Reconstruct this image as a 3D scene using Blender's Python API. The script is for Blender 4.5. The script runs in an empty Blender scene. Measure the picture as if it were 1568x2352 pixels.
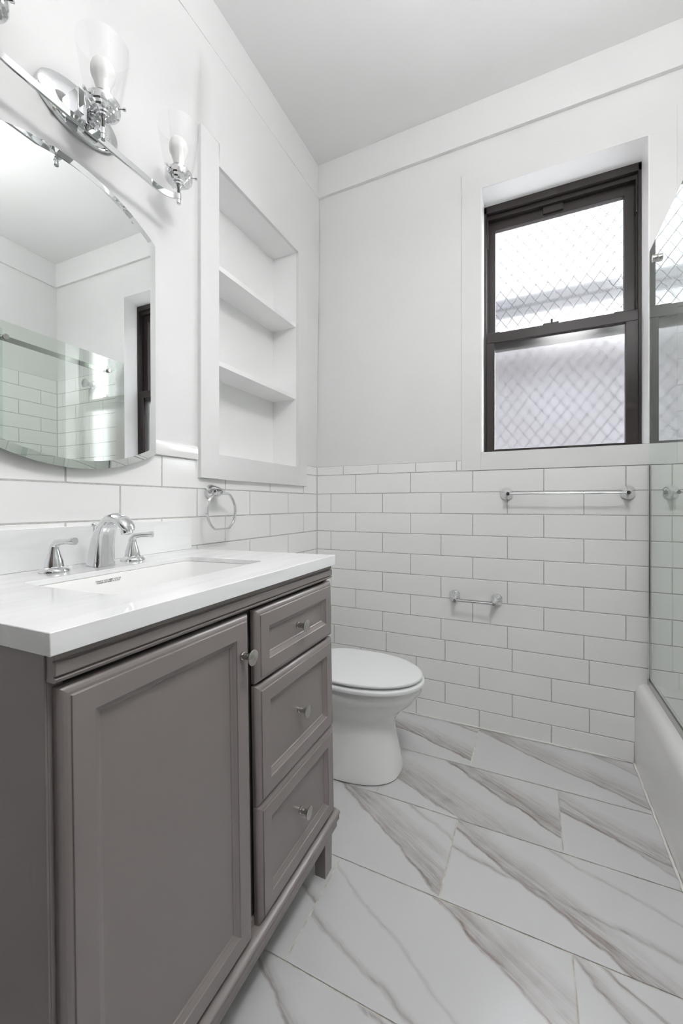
import bpy, bmesh, math, random
from mathutils import Vector, Matrix
PI = math.pi
random.seed(7)
S = bpy.context.scene
COL = S.collection

# ------------------------------------------------------------------ camera, world, lights, exposure
FPX = 927.33
cd = bpy.data.cameras.new('camera'); cam = bpy.data.objects.new('camera', cd); COL.objects.link(cam)
cam.location = (1.10194, -2.01218, 1.06167)
cam.rotation_euler = (PI/2, 0, 0.440315)
cd.sensor_fit = 'HORIZONTAL'; cd.sensor_width = 36.0; cd.lens = 36.0*FPX/1568.0
cd.shift_y = -(1176.0-1157.67)/1568.0
cd.clip_start = 0.02
S.camera = cam

SUNNY = 3.2          # how much brighter the sunny side of the sky is
# overcast sky, brighter overhead than at the horizon
w = bpy.data.worlds.new('sky'); S.world = w; w.use_nodes = True
wN, wL = w.node_tree.nodes, w.node_tree.links
wn = wN['Background']; wg = wN.new('ShaderNodeTexCoord'); wsx = wN.new('ShaderNodeSeparateXYZ'); wr = wN.new('ShaderNodeValToRGB')
wL.new(wg.outputs['Generated'], wsx.inputs[0]); wL.new(wsx.outputs['Z'], wr.inputs['Fac']); wL.new(wr.outputs['Color'], wn.inputs[0])
e = wr.color_ramp.elements
e[0].position = 0.0; e[0].color = (.30, .30, .305, 1); e[1].position = 1.0; e[1].color = (1, 1, 1, 1)
e2 = wr.color_ramp.elements.new(.05); e2.color = (.16, .16, .163, 1)
e2 = wr.color_ramp.elements.new(.22); e2.color = (.075, .077, .080, 1)
e2 = wr.color_ramp.elements.new(.46); e2.color = (.078, .080, .084, 1)
e2 = wr.color_ramp.elements.new(.58); e2.color = (.085, .087, .092, 1)
e2 = wr.color_ramp.elements.new(.72); e2.color = (.95, .97, 1, 1)
wn.inputs[1].default_value = 16.0
# the sunny side of the sky lies off to the right, past the end of the house opposite
wd = wN.new('ShaderNodeVectorMath'); wd.operation = 'DOT_PRODUCT'; wd.inputs[1].default_value = Vector((.84, .50, .16)).normalized()
wm = wN.new('ShaderNodeMapRange'); wm.interpolation_type = 'SMOOTHSTEP'; wm.inputs['From Min'].default_value = .62; wm.inputs['From Max'].default_value = .97
wm.inputs['To Max'].default_value = SUNNY
wa = wN.new('ShaderNodeMixRGB'); wa.blend_type = 'ADD'; wa.inputs[0].default_value = 1.0
wL.new(wg.outputs['Generated'], wd.inputs[0]); wL.new(wd.outputs['Value'], wm.inputs['Value'])
wL.new(wr.outputs['Color'], wa.inputs[1]); wL.new(wm.outputs[0], wa.inputs[2]); wL.new(wa.outputs[0], wn.inputs[0])
FILL_GLOW = 50.0         # radiance of the added fill uplight, unseen above the frame

vs = S.view_settings
vs.view_transform = 'Standard'; vs.look = 'None'; vs.gamma = 1.0; vs.use_curve_mapping = False; vs.exposure = 0.43
cy = S.cycles
cy.use_denoising = True
cy.max_bounces = 14; cy.diffuse_bounces = 8; cy.glossy_bounces = 8; cy.transmission_bounces = 8; cy.transparent_max_bounces = 24
cy.caustics_reflective = False; cy.caustics_refractive = True
cy.sample_clamp_indirect = 8.0

# ------------------------------------------------------------------ helpers
def tag(o, label=None, cat=None, group=None, kind=None):
    if label: o['label'] = label
    if cat: o['category'] = cat
    if group: o['group'] = group
    if kind: o['kind'] = kind
    return o
def empty(name, loc=(0, 0, 0), parent=None, mat=None):
    o = bpy.data.objects.new(name, None); COL.objects.link(o); o.empty_display_size = 0.05
    if mat is not None: o.matrix_world = mat
    else: o.location = loc
    if parent: o.parent = parent
    return o
class MB:
    """collects shapes into one bmesh"""
    def __init__(s): s.bm = bmesh.new(); s.mi = 0
    def _f(s, vs_, smooth=False):
        try: f = s.bm.faces.new(vs_)
        except ValueError: return None
        f.material_index = s.mi; f.smooth = smooth; return f
    def box(s, x0, x1, y0, y1, z0, z1):
        v = [s.bm.verts.new((x, y, z)) for x in (x0, x1) for y in (y0, y1) for z in (z0, z1)]
        for q in ((0, 1, 3, 2), (4, 6, 7, 5), (0, 4, 5, 1), (2, 3, 7, 6), (0, 2, 6, 4), (1, 5, 7, 3)): s._f([v[i] for i in q])
        return s
    def quad(s, *p): s._f([s.bm.verts.new(q) for q in p]); return s
    def rings(s, rs, cap0=True, cap1=True, closed=True, smooth=True):
        """loft a list of rings (each a list of points)"""
        R = [[s.bm.verts.new(p) for p in r] for r in rs]; n = len(R[0])
        for a, b in zip(R, R[1:]):
            for i in range(n if closed else n-1):
                j = (i+1) % n; s._f([a[i], a[j], b[j], b[i]], smooth)
        if cap0: s._f(R[0][::-1], False)
        if cap1: s._f(R[-1], False)
        return s
    def lathe(s, prof, org=(0, 0, 0), axis='Z', n=40, smooth=True, caps=True):
        rs = []
        for r, h in prof:
            ring = []
            for i in range(n):
                a = 2*PI*i/n; c, d = r*math.cos(a), r*math.sin(a)
                p = {'Z': (c, d, h), 'X': (h, c, d), 'Y': (d, h, c)}[axis]
                ring.append((org[0]+p[0], org[1]+p[1], org[2]+p[2]))
            rs.append(ring)
        return s.rings(rs, caps, caps, True, smooth)
    def tube(s, pts, rad, n=16, ell=1.0, up=(0, 0, 1), square=False, smooth=True, caps=True):
        """sweep; rad number or list of (in-plane half size, side half size)"""
        pts = [Vector(p) for p in pts]; rs = []; N = len(pts)
        for i, p in enumerate(pts):
            t = (pts[min(i+1, N-1)]-pts[max(i-1, 0)]).normalized()
            u = Vector(up); sd = t.cross(u)
            if sd.length < 1e-4: sd = t.cross(Vector((1, 0, 0)))
            sd.normalize(); nn = sd.cross(t).normalized()
            r = rad[i] if isinstance(rad, list) else rad
            if not isinstance(r, tuple): r = (r, r*ell)
            ring = []
            if square:
                for a, b in ((-1, -1), (1, -1), (1, 1), (-1, 1)): ring.append(p+nn*(a*r[0])+sd*(b*r[1]))
            else:
                for k in range(n):
                    a = 2*PI*k/n; ring.append(p+nn*(r[0]*math.cos(a))+sd*(r[1]*math.sin(a)))
            rs.append(ring)
        return s.rings(rs, caps, caps, True, smooth and not square)
    def build(s, name, mats, parent=None, bevel=0, seg=2, angle=35, mat=None, sharp=None):
        bmesh.ops.remove_doubles(s.bm, verts=s.bm.verts, dist=1e-6)
        bmesh.ops.recalc_face_normals(s.bm, faces=s.bm.faces)
        me = bpy.data.meshes.new(name); s.bm.to_mesh(me); s.bm.free()
        for m in (mats if isinstance(mats, (list, tuple)) else [mats]): me.materials.append(m)
        o = bpy.data.objects.new(name, me); COL.objects.link(o)
        if parent: o.parent = parent
        if mat is not None: o.matrix_world = mat
        if bevel:
            b = o.modifiers.new('bevel', 'BEVEL'); b.width = bevel; b.segments = seg; b.limit_method = 'ANGLE'
            b.angle_limit = math.radians(angle); b.harden_normals = False
            for p in me.polygons: p.use_smooth = True
            me.set_sharp_from_angle(angle=math.radians(sharp or 50))
        elif sharp: me.set_sharp_from_angle(angle=math.radians(sharp))
        return o
def rrect(cx, cy_, hx, hy, r, n=6):
    """rounded rectangle outline, ccw"""
    out = []
    for (sx, sy, a0) in ((1, 1, 0), (-1, 1, PI/2), (-1, -1, PI), (1, -1, 1.5*PI)):
        for i in range(n+1):
            a = a0+PI/2*i/n
            out.append((cx+sx*(hx-r)+r*math.cos(a), cy_+sy*(hy-r)+r*math.sin(a)))
    return out

# ------------------------------------------------------------------ materials
def mat(name, base, rough=0.5, metal=0.0, spec=0.5, coat=0.0):
    m = bpy.data.materials.new(name); m.use_nodes = True
    b = m.node_tree.nodes['Principled BSDF']
    b.inputs['Base Color'].default_value = (*base, 1); b.inputs['Roughness'].default_value = rough
    b.inputs['Metallic'].default_value = metal; b.inputs['Specular IOR Level'].default_value = spec
    b.inputs['Coat Weight'].default_value = coat; b.inputs['Coat Roughness'].default_value = 0.05
    return m
def nn(m): return m.node_tree.nodes, m.node_tree.links, m.node_tree.nodes['Principled BSDF']
def bump(m, scale, strength, dist=0.002, detail=3.0):
    N, L, b = nn(m)
    tc = N.new('ShaderNodeTexCoord'); t = N.new('ShaderNodeTexNoise'); t.inputs['Scale'].default_value = scale; t.inputs['Detail'].default_value = detail
    bp = N.new('ShaderNodeBump'); bp.inputs['Strength'].default_value = strength; bp.inputs['Distance'].default_value = dist
    L.new(tc.outputs['Object'], t.inputs['Vector']); L.new(t.outputs['Fac'], bp.inputs['Height']); L.new(bp.outputs['Normal'], b.inputs['Normal'])
    return m
def mottle(m, scale, c0, c1):
    N, L, b = nn(m)
    tc = N.new('ShaderNodeTexCoord'); t = N.new('ShaderNodeTexNoise'); t.inputs['Scale'].default_value = scale; t.inputs['Detail'].default_value = 4
    r = N.new('ShaderNodeValToRGB'); r.color_ramp.elements[0].position = 0.35; r.color_ramp.elements[1].position = 0.65
    r.color_ramp.elements[0].color = (*c0, 1); r.color_ramp.elements[1].color = (*c1, 1)
    L.new(tc.outputs['Object'], t.inputs['Vector']); L.new(t.outputs['Fac'], r.inputs['Fac']); L.new(r.outputs['Color'], b.inputs['Base Color'])
    return m

M_PLASTER = bump(mottle(mat('white wall paint', (.80, .80, .80), .45, spec=.35), 3.0, (.745, .745, .745), (.765, .765, .763)), 22, .12, .004)
M_CEIL = bump(mat('white ceiling paint', (.80, .80, .80), .7, spec=.2), 14, .10, .004)
M_TRIM = bump(mat('white semigloss trim paint', (.82, .82, .82), .3), 40, .06, .002)
M_TILE = bump(mat('white glazed ceramic', (.87, .87, .865), .13, spec=.5), 9, .05, .003)
M_GROUT = mottle(mat('grey grout', (.44, .44, .43), .9, spec=.2), 60, (.43, .43, .415), (.54, .54, .52))
M_CAB = bump(mat('taupe grey cabinet paint', (.215, .190, .183), .27, spec=.5), 160, .04, .0006)
M_GAP_SHADE = mat('painted gap shade', (.055, .05, .047), .7)  # near-black, paints the shade seen in the gaps between fronts
M_CHROME = mat('polished chrome', (.74, .75, .76), .045, 1.0)
M_NICKEL = mat('satin nickel', (.50, .485, .465), .26, 1.0)
M_PORC = mat('white porcelain', (.87, .87, .865), .10, spec=.55, coat=.3)
M_SEAT = mat('white plastic toilet seat', (.80, .81, .82), .28)
M_TUB = mat('white enamel', (.79, .79, .785), .16, spec=.5, coat=.2)
M_BRONZE = mat('dark bronze aluminium', (.018, .013, .013), .42, 0.0, spec=.35)
M_BLACK = mat('black rubber', (.012, .012, .013), .5)
M_BULB = mat('white bulb plastic', (.86, .86, .85), .3)
M_TEXT = mat('black print', (.01, .01, .012), .6)
M_CAULK = mat('white caulk', (.74, .73, .70), .6)
M_BRICK = mottle(mat('pale rendered facade', (.30, .29, .29), .9, spec=.1), .9, (.085, .078, .080), (.125, .126, .135))
M_REDBRICK = mat('weathered red brick', (.10, .05, .042), .9, spec=.1)
M_STEEL = mat('dark steel', (.016, .016, .019), .7, 0, spec=.2)

def quartz():
    m = mat('white quartz', (.83, .835, .84), .07, spec=.5)
    N, L, b = nn(m)
    tc = N.new('ShaderNodeTexCoord'); mp = N.new('ShaderNodeMapping'); mp.inputs['Scale'].default_value = (9, 1.2, 9); mp.inputs['Rotation'].default_value = (0, 0, .25)
    t = N.new('ShaderNodeTexNoise'); t.inputs['Scale'].default_value = 2.2; t.inputs['Detail'].default_value = 5; t.inputs['Distortion'].default_value = .5
    r = N.new('ShaderNodeValToRGB'); e = r.color_ramp.elements
    e[0].position = .40; e[0].color = (.82, .825, .83, 1); e[1].position = .52; e[1].color = (.87, .875, .88, 1)
    L.new(tc.outputs['Object'], mp.inputs['Vector']); L.new(mp.outputs['Vector'], t.inputs['Vector']); L.new(t.outputs['Fac'], r.inputs['Fac']); L.new(r.outputs['Color'], b.inputs['Base Color'])
    return m
M_QUARTZ = quartz()

def thin_glass(name, tint, ior=1.5, gain=1.0, rough=0.0):
    """clear pane: tinted see-through plus the mirror reflection of both its faces"""
    m = bpy.data.materials.new(name); m.use_nodes = True
    N, L = m.node_tree.nodes, m.node_tree.links
    N.remove(N['Principled BSDF']); out = N['Material Output']
    tr = N.new('ShaderNodeBsdfTransparent'); tr.inputs[0].default_value = (*tint, 1)
    gl = N.new('ShaderNodeBsdfGlossy'); gl.inputs['Roughness'].default_value = rough; gl.inputs['Color'].default_value = (.97, 1, .985, 1)
    fr = N.new('ShaderNodeFresnel'); fr.inputs['IOR'].default_value = ior
    ge = N.new('ShaderNodeNewGeometry')
    inv = N.new('ShaderNodeMath'); inv.operation = 'SUBTRACT'; inv.inputs[0].default_value = 1.0
    a = N.new('ShaderNodeMath'); a.operation = 'MULTIPLY'
    b2 = N.new('ShaderNodeMath'); b2.operation = 'MULTIPLY'; b2.inputs[1].default_value = 2*gain
    c2 = N.new('ShaderNodeMath'); c2.operation = 'ADD'; c2.inputs[1].default_value = 1.0
    dv = N.new('ShaderNodeMath'); dv.operation = 'DIVIDE'; dv.use_clamp = True
    mx = N.new('ShaderNodeMixShader')
    L.new(ge.outputs['Backfacing'], inv.inputs[1]); L.new(fr.outputs[0], a.inputs[0]); L.new(inv.outputs[0], a.inputs[1])
    L.new(a.outputs[0], b2.inputs[0]); L.new(a.outputs[0], c2.inputs[0]); L.new(b2.outputs[0], dv.inputs[0]); L.new(c2.outputs[0], dv.inputs[1])
    L.new(dv.outputs[0], mx.inputs[0]); L.new(tr.outputs[0], mx.inputs[1]); L.new(gl.outputs[0], mx.inputs[2]); L.new(mx.outputs[0], out.inputs['Surface'])
    return m
M_GLASS = thin_glass('green tinted shower glass', (.895, .925, .900), 1.5, 1.6)
M_SHADE = thin_glass('clear lamp glass', (.965, .965, .967), 1.45)

def mirror_mat():
    m = bpy.data.materials.new('silvered mirror'); m.use_nodes = True
    N, L = m.node_tree.nodes, m.node_tree.links; N.remove(N['Principled BSDF'])
    g = N.new('ShaderNodeBsdfGlossy'); g.inputs['Roughness'].default_value = 0; g.inputs['Color'].default_value = (.90, .925, .915, 1)
    L.new(g.outputs[0], N['Material Output'].inputs['Surface']); return m
M_MIRROR = mirror_mat()

def obscure(name, sharp, rough, ior):
    """pebbled obscure glass: part straight see-through, part scattered"""
    m = bpy.data.materials.new(name); m.use_nodes = True
    N, L = m.node_tree.nodes, m.node_tree.links; N.remove(N['Principled BSDF']); out = N['Material Output']
    tr = N.new('ShaderNodeBsdfTransparent'); tr.inputs[0].default_value = (.95, .96, .97, 1)
    rf = N.new('ShaderNodeBsdfRefraction'); rf.inputs['IOR'].default_value = ior; rf.inputs['Roughness'].default_value = rough; rf.inputs[0].default_value = (.95, .96, .97, 1)
    gl = N.new('ShaderNodeBsdfGlossy'); gl.inputs['Roughness'].default_value = .15
    tc = N.new('ShaderNodeTexCoord'); t = N.new('ShaderNodeTexNoise'); t.inputs['Scale'].default_value = 420; t.inputs['Detail'].default_value = 1
    bp = N.new('ShaderNodeBump'); bp.inputs['Strength'].default_value = .35; bp.inputs['Distance'].default_value = .001
    L.new(tc.outputs['Object'], t.inputs['Vector']); L.new(t.outputs['Fac'], bp.inputs['Height']); L.new(bp.outputs['Normal'], rf.inputs['Normal'])
    m1 = N.new('ShaderNodeMixShader'); m1.inputs[0].default_value = sharp; L.new(rf.outputs[0], m1.inputs[1]); L.new(tr.outputs[0], m1.inputs[2])
    m2 = N.new('ShaderNodeMixShader'); m2.inputs[0].default_value = .04; L.new(m1.outputs[0], m2.inputs[1]); L.new(gl.outputs[0], m2.inputs[2])
    L.new(m2.outputs[0], out.inputs['Surface']); return m
M_PANE_UP = obscure('obscure glass upper', .30, .12, 1.10)
M_PANE_LO = obscure('obscure glass lower', .05, .34, 1.22)

def marble():
    m = mat('white marble look porcelain', (.74, .74, .745), .22, spec=.45)
    N, L, b = nn(m)
    def math_(op, a, c=None, clamp=False):
        n = N.new('ShaderNodeMath'); n.operation = op; n.use_clamp = clamp
        for i, v in enumerate((a, c)):
            if v is None: continue
            if isinstance(v, (int, float)): n.inputs[i].default_value = v
            else: L.new(v, n.inputs[i])
        return n.outputs[0]
    tc = N.new('ShaderNodeTexCoord'); P = tc.outputs['Object']
    def noise(scale, detail=4, dist=0.0, vec=None, rough=.55):
        t = N.new('ShaderNodeTexNoise'); t.inputs['Scale'].default_value = scale; t.inputs['Detail'].default_value = detail
        t.inputs['Distortion'].default_value = dist; t.inputs['Roughness'].default_value = rough; L.new(vec or P, t.inputs['Vector']); return t.outputs['Fac']
    ro = N.new('ShaderNodeMapping'); ro.inputs['Rotation'].default_value = (0, 0, math.radians(29)); L.new(P, ro.inputs['Vector'])
    mp = N.new('ShaderNodeMapping'); mp.inputs['Scale'].default_value = (3.0, 34, 1); L.new(ro.outputs[0], mp.inputs['Vector'])
    streak = noise(1.0, 5, 1.2, mp.outputs['Vector'], .65)
    mp2 = N.new('ShaderNodeMapping'); mp2.inputs['Scale'].default_value = (8, 85, 1); L.new(ro.outputs[0], mp2.inputs['Vector'])
    fine = noise(1.0, 4, 1.6, mp2.outputs['Vector'])
    wob = math_('MULTIPLY', math_('SUBTRACT', noise(5.5, 3), .5), .05)
    wob2 = math_('MULTIPLY', math_('SUBTRACT', noise(30, 3), .5), .012)
    wobble = math_('ADD', wob, wob2)
    sx = N.new('ShaderNodeSeparateXYZ'); L.new(P, sx.inputs[0])
    dens = None; lines = None
    for k in ('band_a', 'band_b', 'band_c'):
        at = N.new('ShaderNodeAttribute'); at.attribute_name = k           # nx, ny, offset | width*1.0
        sp = N.new('ShaderNodeSeparateXYZ'); L.new(at.outputs['Vector'], sp.inputs[0])
        at2 = N.new('ShaderNodeAttribute'); at2.attribute_name = k+'_w'
        s2 = N.new('ShaderNodeSeparateXYZ'); L.new(at2.outputs['Vector'], s2.inputs[0])
        d = math_('SUBTRACT', math_('ADD', math_('MULTIPLY', sx.outputs[0], sp.outputs[0]), math_('MULTIPLY', sx.outputs[1], sp.outputs[1])), sp.outputs[2])
        d = math_('ADD', d, wobble)
        rise = math_('DIVIDE', math_('ADD', d, .004), .010, True)
        fall = math_('SUBTRACT', 1.0, math_('DIVIDE', math_('SUBTRACT', d, math_('MULTIPLY', s2.outputs[0], .35)), math_('MULTIPLY', s2.outputs[0], .9), True))
        bandv = math_('MULTIPLY', math_('MULTIPLY', rise, fall), s2.outputs[1])
        edge = math_('SUBTRACT', 1.0, math_('DIVIDE', math_('ABSOLUTE', math_('SUBTRACT', d, .004)), .007, True))
        edge = math_('MULTIPLY', edge, s2.outputs[1])
        dens = bandv if dens is None else math_('MAXIMUM', dens, bandv)
        lines = edge if lines is None else math_('MAXIMUM', lines, edge)
    sr = N.new('ShaderNodeValToRGB'); sr.color_ramp.elements[0].position = .30; sr.color_ramp.elements[1].position = .66; L.new(streak, sr.inputs['Fac'])
    fr = N.new('ShaderNodeValToRGB'); fr.color_ramp.elements[0].position = .35; fr.color_ramp.elements[1].position = .70; L.new(fine, fr.inputs['Fac'])
    dens = math_('MULTIPLY', dens, math_('ADD', .35, math_('MULTIPLY', noise(9, 4, .6), 1.25)))
    tot = math_('MULTIPLY', dens, math_('ADD', math_('MULTIPLY', sr.outputs['Color'], .66), math_('MULTIPLY', fr.outputs['Color'], .34)))
    tot = math_('ADD', tot, math_('MULTIPLY', lines, math_('ADD', .26, math_('MULTIPLY', fr.outputs['Color'], .42))), True)
    hue = N.new('ShaderNodeMixRGB'); hue.inputs[1].default_value = (.180, .160, .143, 1); hue.inputs[2].default_value = (.25, .195, .17, 1); L.new(noise(7, 3), hue.inputs[0])
    mx = N.new('ShaderNodeMixRGB'); mx.inputs[1].default_value = (.58, .58, .588, 1)
    L.new(tot, mx.inputs[0]); L.new(hue.outputs[0], mx.inputs[2]); L.new(mx.outputs[0], b.inputs['Base Color'])
    return m
M_MARBLE = marble()

# ------------------------------------------------------------------ room shell
CE = 2.963; XR = 2.28; YR = -2.72; RETY = -1.56
T0 = 1.2215; TP = 0.1036; TH = 0.304
def tile_wall(name, plane, u0, u1, rows, parent):
    """rows: list of (z0, z1, joints offset, ulo, uhi, pitch); plane maps (u, z, depth) -> xyz"""
    m = MB(); g = .0021; e = .0009; dp = .0013
    for (z0, z1, off, lo, hi, ph) in rows:
        k = math.floor((lo-off)/ph); edges = [lo]
        while True:
            k += 1; x = off+k*ph
            if x >= hi-.004: break
            if x > lo+.004: edges.append(x)
        edges.append(hi)
        for a, b in zip(edges, edges[1:]):
            t = [random.uniform(-.00014, .00014) for _ in range(4)]
            a2, b2, c2, d2 = a+g, b-g, z0+g, z1-g
            m.mi = 0
            base = [(a2, c2), (b2, c2), (b2, d2), (a2, d2)]
            top = [(a2+e, c2+e), (b2-e, c2+e), (b2-e, d2-e), (a2+e, d2-e)]
            vb = [m.bm.verts.new(plane(u, z, dp)) for u, z in base]; vt = [m.bm.verts.new(plane(u, z, t[i])) for i, (u, z) in enumerate(top)]
            m._f(vt)
            for i in range(4): m._f([vb[i], vb[(i+1) % 4], vt[(i+1) % 4], vt[i]])
            m.mi = 1
            m.quad(*[plane(u, z, dp) for u, z in ((a, z0), (b, z0), (b, z1), (a, z1))])
    # keep faces facing the room
    me = bpy.data.meshes.new(name); m.bm.to_mesh(me); m.bm.free(); me.materials.append(M_TILE); me.materials.append(M_GROUT)
    o = bpy.data.objects.new(name, me); COL.objects.link(o); o.parent = parent
    return o

# floor: one mesh, each tile its own faces so that the veining differs from tile to tile
BANDS = {(0, 0): [(0.313, 0.95, 0.0156, 0.091, 0.9), (0.31, 0.951, 0.2163, 0.0248, 0.9)],
 (0, 1): [(0.406, 0.914, 0.3258, 0.0969, 0.8), (0.505, 0.863, 0.6555, 0.0491, 0.5)],
 (1, 1): [(0.406, 0.914, -0.206, 0.1173, 0.8), (0.516, 0.857, 0.1305, 0.0998, 1.0)],
 (1, 2): [(0.346, 0.938, 0.0067, 0.0805, 0.9), (0.608, 0.794, 0.4358, 0.051, 0.6)],
 (2, 0): [(0.564, 0.826, -0.2608, 0.1052, 0.9), (0.529, 0.848, -0.147, 0.0158, 0.4)],
 (2, 1): [(0.517, 0.856, -0.1081, 0.0738, 0.9), (0.338, 0.941, -0.2019, 0.0137, 0.35), (0.171, 0.985, -0.5791, 0.0182, 0.5)],
 (3, 1): [(0.501, 0.866, -0.3674, 0.0836, 0.9), (0.383, 0.924, -0.7884, 0.0161, 0.45), (0.517, 0.856, -0.5091, 0.0115, 0.3)],
 (3, 2): [(0.552, 0.834, -0.0828, 0.011, 0.9), (0.705, 0.71, 0.1742, 0.03, 0.7)],
 (4, 0): [(0.473, 0.881, -0.848, 0.0283, 0.7), (0.246, 0.969, -0.9995, 0.0095, 0.6)],
 (3, 0): [(0.4, 0.917, -0.7501, 0.0217, 0.8)]}
def floor_():
    bm = bmesh.new(); la = []
    for k in ('band_a', 'band_b', 'band_c'):
        la.append((bm.faces.layers.float_vector.new(k), bm.faces.layers.float_vector.new(k+'_w')))
    def q(pts, mi, bands):
        f = bm.faces.new([bm.verts.new(p) for p in pts]); f.material_index = mi
        for i in range(3):
            b = bands[i] if i < len(bands) else (0, 1, 99, .05, 0)
            f[la[i][0]] = Vector(b[:3]); f[la[i][1]] = Vector((b[3], b[4], 0))
    q([(-.02, YR, -.0016), (XR, YR, -.0016), (XR, .02, -.0016), (-.02, .02, -.0016)], 1, [])
    g = .0021; py = .3022; px = .605
    for r in range(-1, 10):
        y1 = -.0115-r*py; y0 = y1-py
        off = .2715 if r % 2 == 0 else -.0215
        for c in range(-1, 5):
            x0 = off+c*px; x1 = x0+px
            a, b2, lo, hi = max(x0+g, -.02), min(x1-g, XR), max(y0+g, YR), min(y1-g, .02)
            if b2-a < .01 or hi-lo < .004: continue
            bs = BANDS.get((r, c))
            if bs is None:
                th = math.radians(random.uniform(20, 33)); n = (math.sin(th), math.cos(th))
                cx, cz = random.uniform(a, b2), random.uniform(lo, hi)
                bs = [(n[0], n[1], n[0]*cx+n[1]*cz, random.uniform(.03, .1), .8)]
            q([(a, lo, 0), (b2, lo, 0), (b2, hi, 0), (a, hi, 0)], 0, bs)
    me = bpy.data.meshes.new('floor'); bm.to_mesh(me); bm.free(); me.materials.append(M_MARBLE)
    me.materials.append(mottle(mat('sandy floor grout', (.55, .53, .49), .9), 45, (.46, .435, .39), (.64, .625, .59)))
    o = bpy.data.objects.new('floor', me); COL.objects.link(o)
    return tag(o, 'white marble look porcelain floor tiles in running bond with grey brown veining', None, None, 'structure')
floor_()
MB().box(-.4, XR+.1, YR-.1, .3, -.1, -.0018).build('subfloor', M_GROUT, bpy.data.objects['floor'])
tag(MB().box(-.4, XR+.1, YR-.1, .3, CE, CE+.1).build('ceiling', M_CEIL), 'flat white painted ceiling', None, None, 'structure')

# back wall with the window opening
WX0, WX1, WZ0, WZ1 = .8837, 1.5331, 1.3070, 2.5545
m = MB(); yw, yb = .0016, .36
m.box(-.3, WX0, yw, yb, -.05, CE); m.box(WX1, XR+.1, yw, yb, -.05, CE); m.box(WX0, WX1, yw, yb, -.05, WZ0); m.box(WX0, WX1, yw, yb, WZ1, CE)
wall_back = tag(m.build('wall_back', M_PLASTER), 'white painted back wall with window above tiled wainscot', None, None, 'structure')
rows = []
JA, JB, JC, JD = .2378, .0879, .1080, .2680
offs = [JA, JB]*4+[JC, JD, JC, JD]
for i in range(12):
    z1 = T0-i*TP; z0 = max(z1-TP, 0.0)
    rows.append((z0, z1, offs[i], 0.0, XR, TH))
rows.append((T0, 1.271, .1630, 0.0, .7957, .2027))
rows.append((T0, T0+TP, JB, 1.6215, XR, TH))
for i in range(1, 8): rows.append((T0+i*TP, T0+(i+1)*TP, JA if i % 2 else JB, 1.6215, XR, TH))
tag(tile_wall('tile_wainscot', lambda u, z, d: (u, d, z), 0, XR, rows, wall_back), 'glossy white running bond wall tiles on the back wall')

# left wall with the shelf alcove opening
NY0, NY1, NZ0, NZ1, NXB = -.8085, -.2240, 1.2530, 2.3610, -.1450
m = MB(); xw = -.0016
m.box(-.3, xw, YR, NY0, -.05, CE); m.box(-.3, xw, NY1, .01, -.05, CE); m.box(-.3, xw, NY0, NY1, -.05, NZ0); m.box(-.3, xw, NY0, NY1, NZ1, CE)
m.box(-.3, NXB, NY0, NY1, NZ0, NZ1)
wall_left = tag(m.build('wall_left', M_PLASTER), 'white painted left wall with recessed shelf alcove above tiles', None, None, 'structure')
M_ALCOVE_LIFT = mat('white lightened against alcove shade', (.88, .88, .88), .4)  # lighter than the wall paint, so the shaded recess and shelves read brighter
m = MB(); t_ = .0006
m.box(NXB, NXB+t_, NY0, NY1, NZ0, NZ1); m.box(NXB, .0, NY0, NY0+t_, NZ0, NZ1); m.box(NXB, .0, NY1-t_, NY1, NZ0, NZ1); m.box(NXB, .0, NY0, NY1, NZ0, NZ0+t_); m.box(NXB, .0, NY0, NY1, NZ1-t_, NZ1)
m.build('alcove_shade_lift', M_ALCOVE_LIFT, wall_left)  # thin added skin that carries the lightened colour into the recess
rows = []
for i in range(12):
    z1 = T0-i*TP; z0 = max(z1-TP, 0.0)
    rows.append((z0, z1, -.1488 if i % 2 == 0 else -.2979, YR, 0.0, TH))
rows.append((T0, 1.271, -.1488, -.1369, 0.0, .206))
tw = tile_wall('tile_wainscot', lambda u, z, d: (-d, u, z), YR, 0, rows, wall_left)
for p in tw.data.polygons: p.flip() if p.normal.x < -.5 else None
tag(tw, 'glossy white running bond wall tiles on the left wall')
# bullnose cap that closes the tiles beside the alcove
m = MB()
prof = [(-.0016, T0+.001), (.0105, T0+.001), (.0125, T0+.006), (.0125, 1.2580), (.0115, 1.2640), (.008, 1.2690), (.003, 1.2710), (-.0016, 1.2715)]
k = -.9120
while k > YR:
    a, b = max(k-.302, YR), k-.0016
    m.rings([[(x, b, z) for x, z in prof], [(x, a, z) for x, z in prof]]); k -= .304
o = m.build('tile_cap', M_TILE, wall_left, sharp=40)

# right wall, the wall at the near end of the tub, rear wall with the doorway
wall_right = tag(MB().box(XR+.0016, XR+.2, YR, .3, -.05, CE).build('wall_right', M_PLASTER), 'white painted right wall above tub tiles', None, None, 'structure')
rows = []
for i in range(-8, 9):
    z1 = T0-i*TP
    rows.append((z1-TP, z1, -.12 if i % 2 else -.27, RETY, 0.0, TH))
tw = tile_wall('tile_surround', lambda u, z, d: (XR+d, u, z), RETY, 0, rows, wall_right)
tag(MB().box(1.478, XR+.0016, YR, RETY, -.05, CE).build('wall_near_tub', M_PLASTER), 'white wall closing the near end of the bathtub', None, None, 'structure')
m = MB(); m.box(-.3, .05, YR-.12, YR, -.05, CE); m.box(1.30, XR+.2, YR-.12, YR, -.05, CE); m.box(.05, 1.30, YR-.12, YR, 2.10, CE)
tag(m.build('wall_rear', M_PLASTER), 'white rear wall with open doorway behind the viewer', None, None, 'structure')

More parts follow.
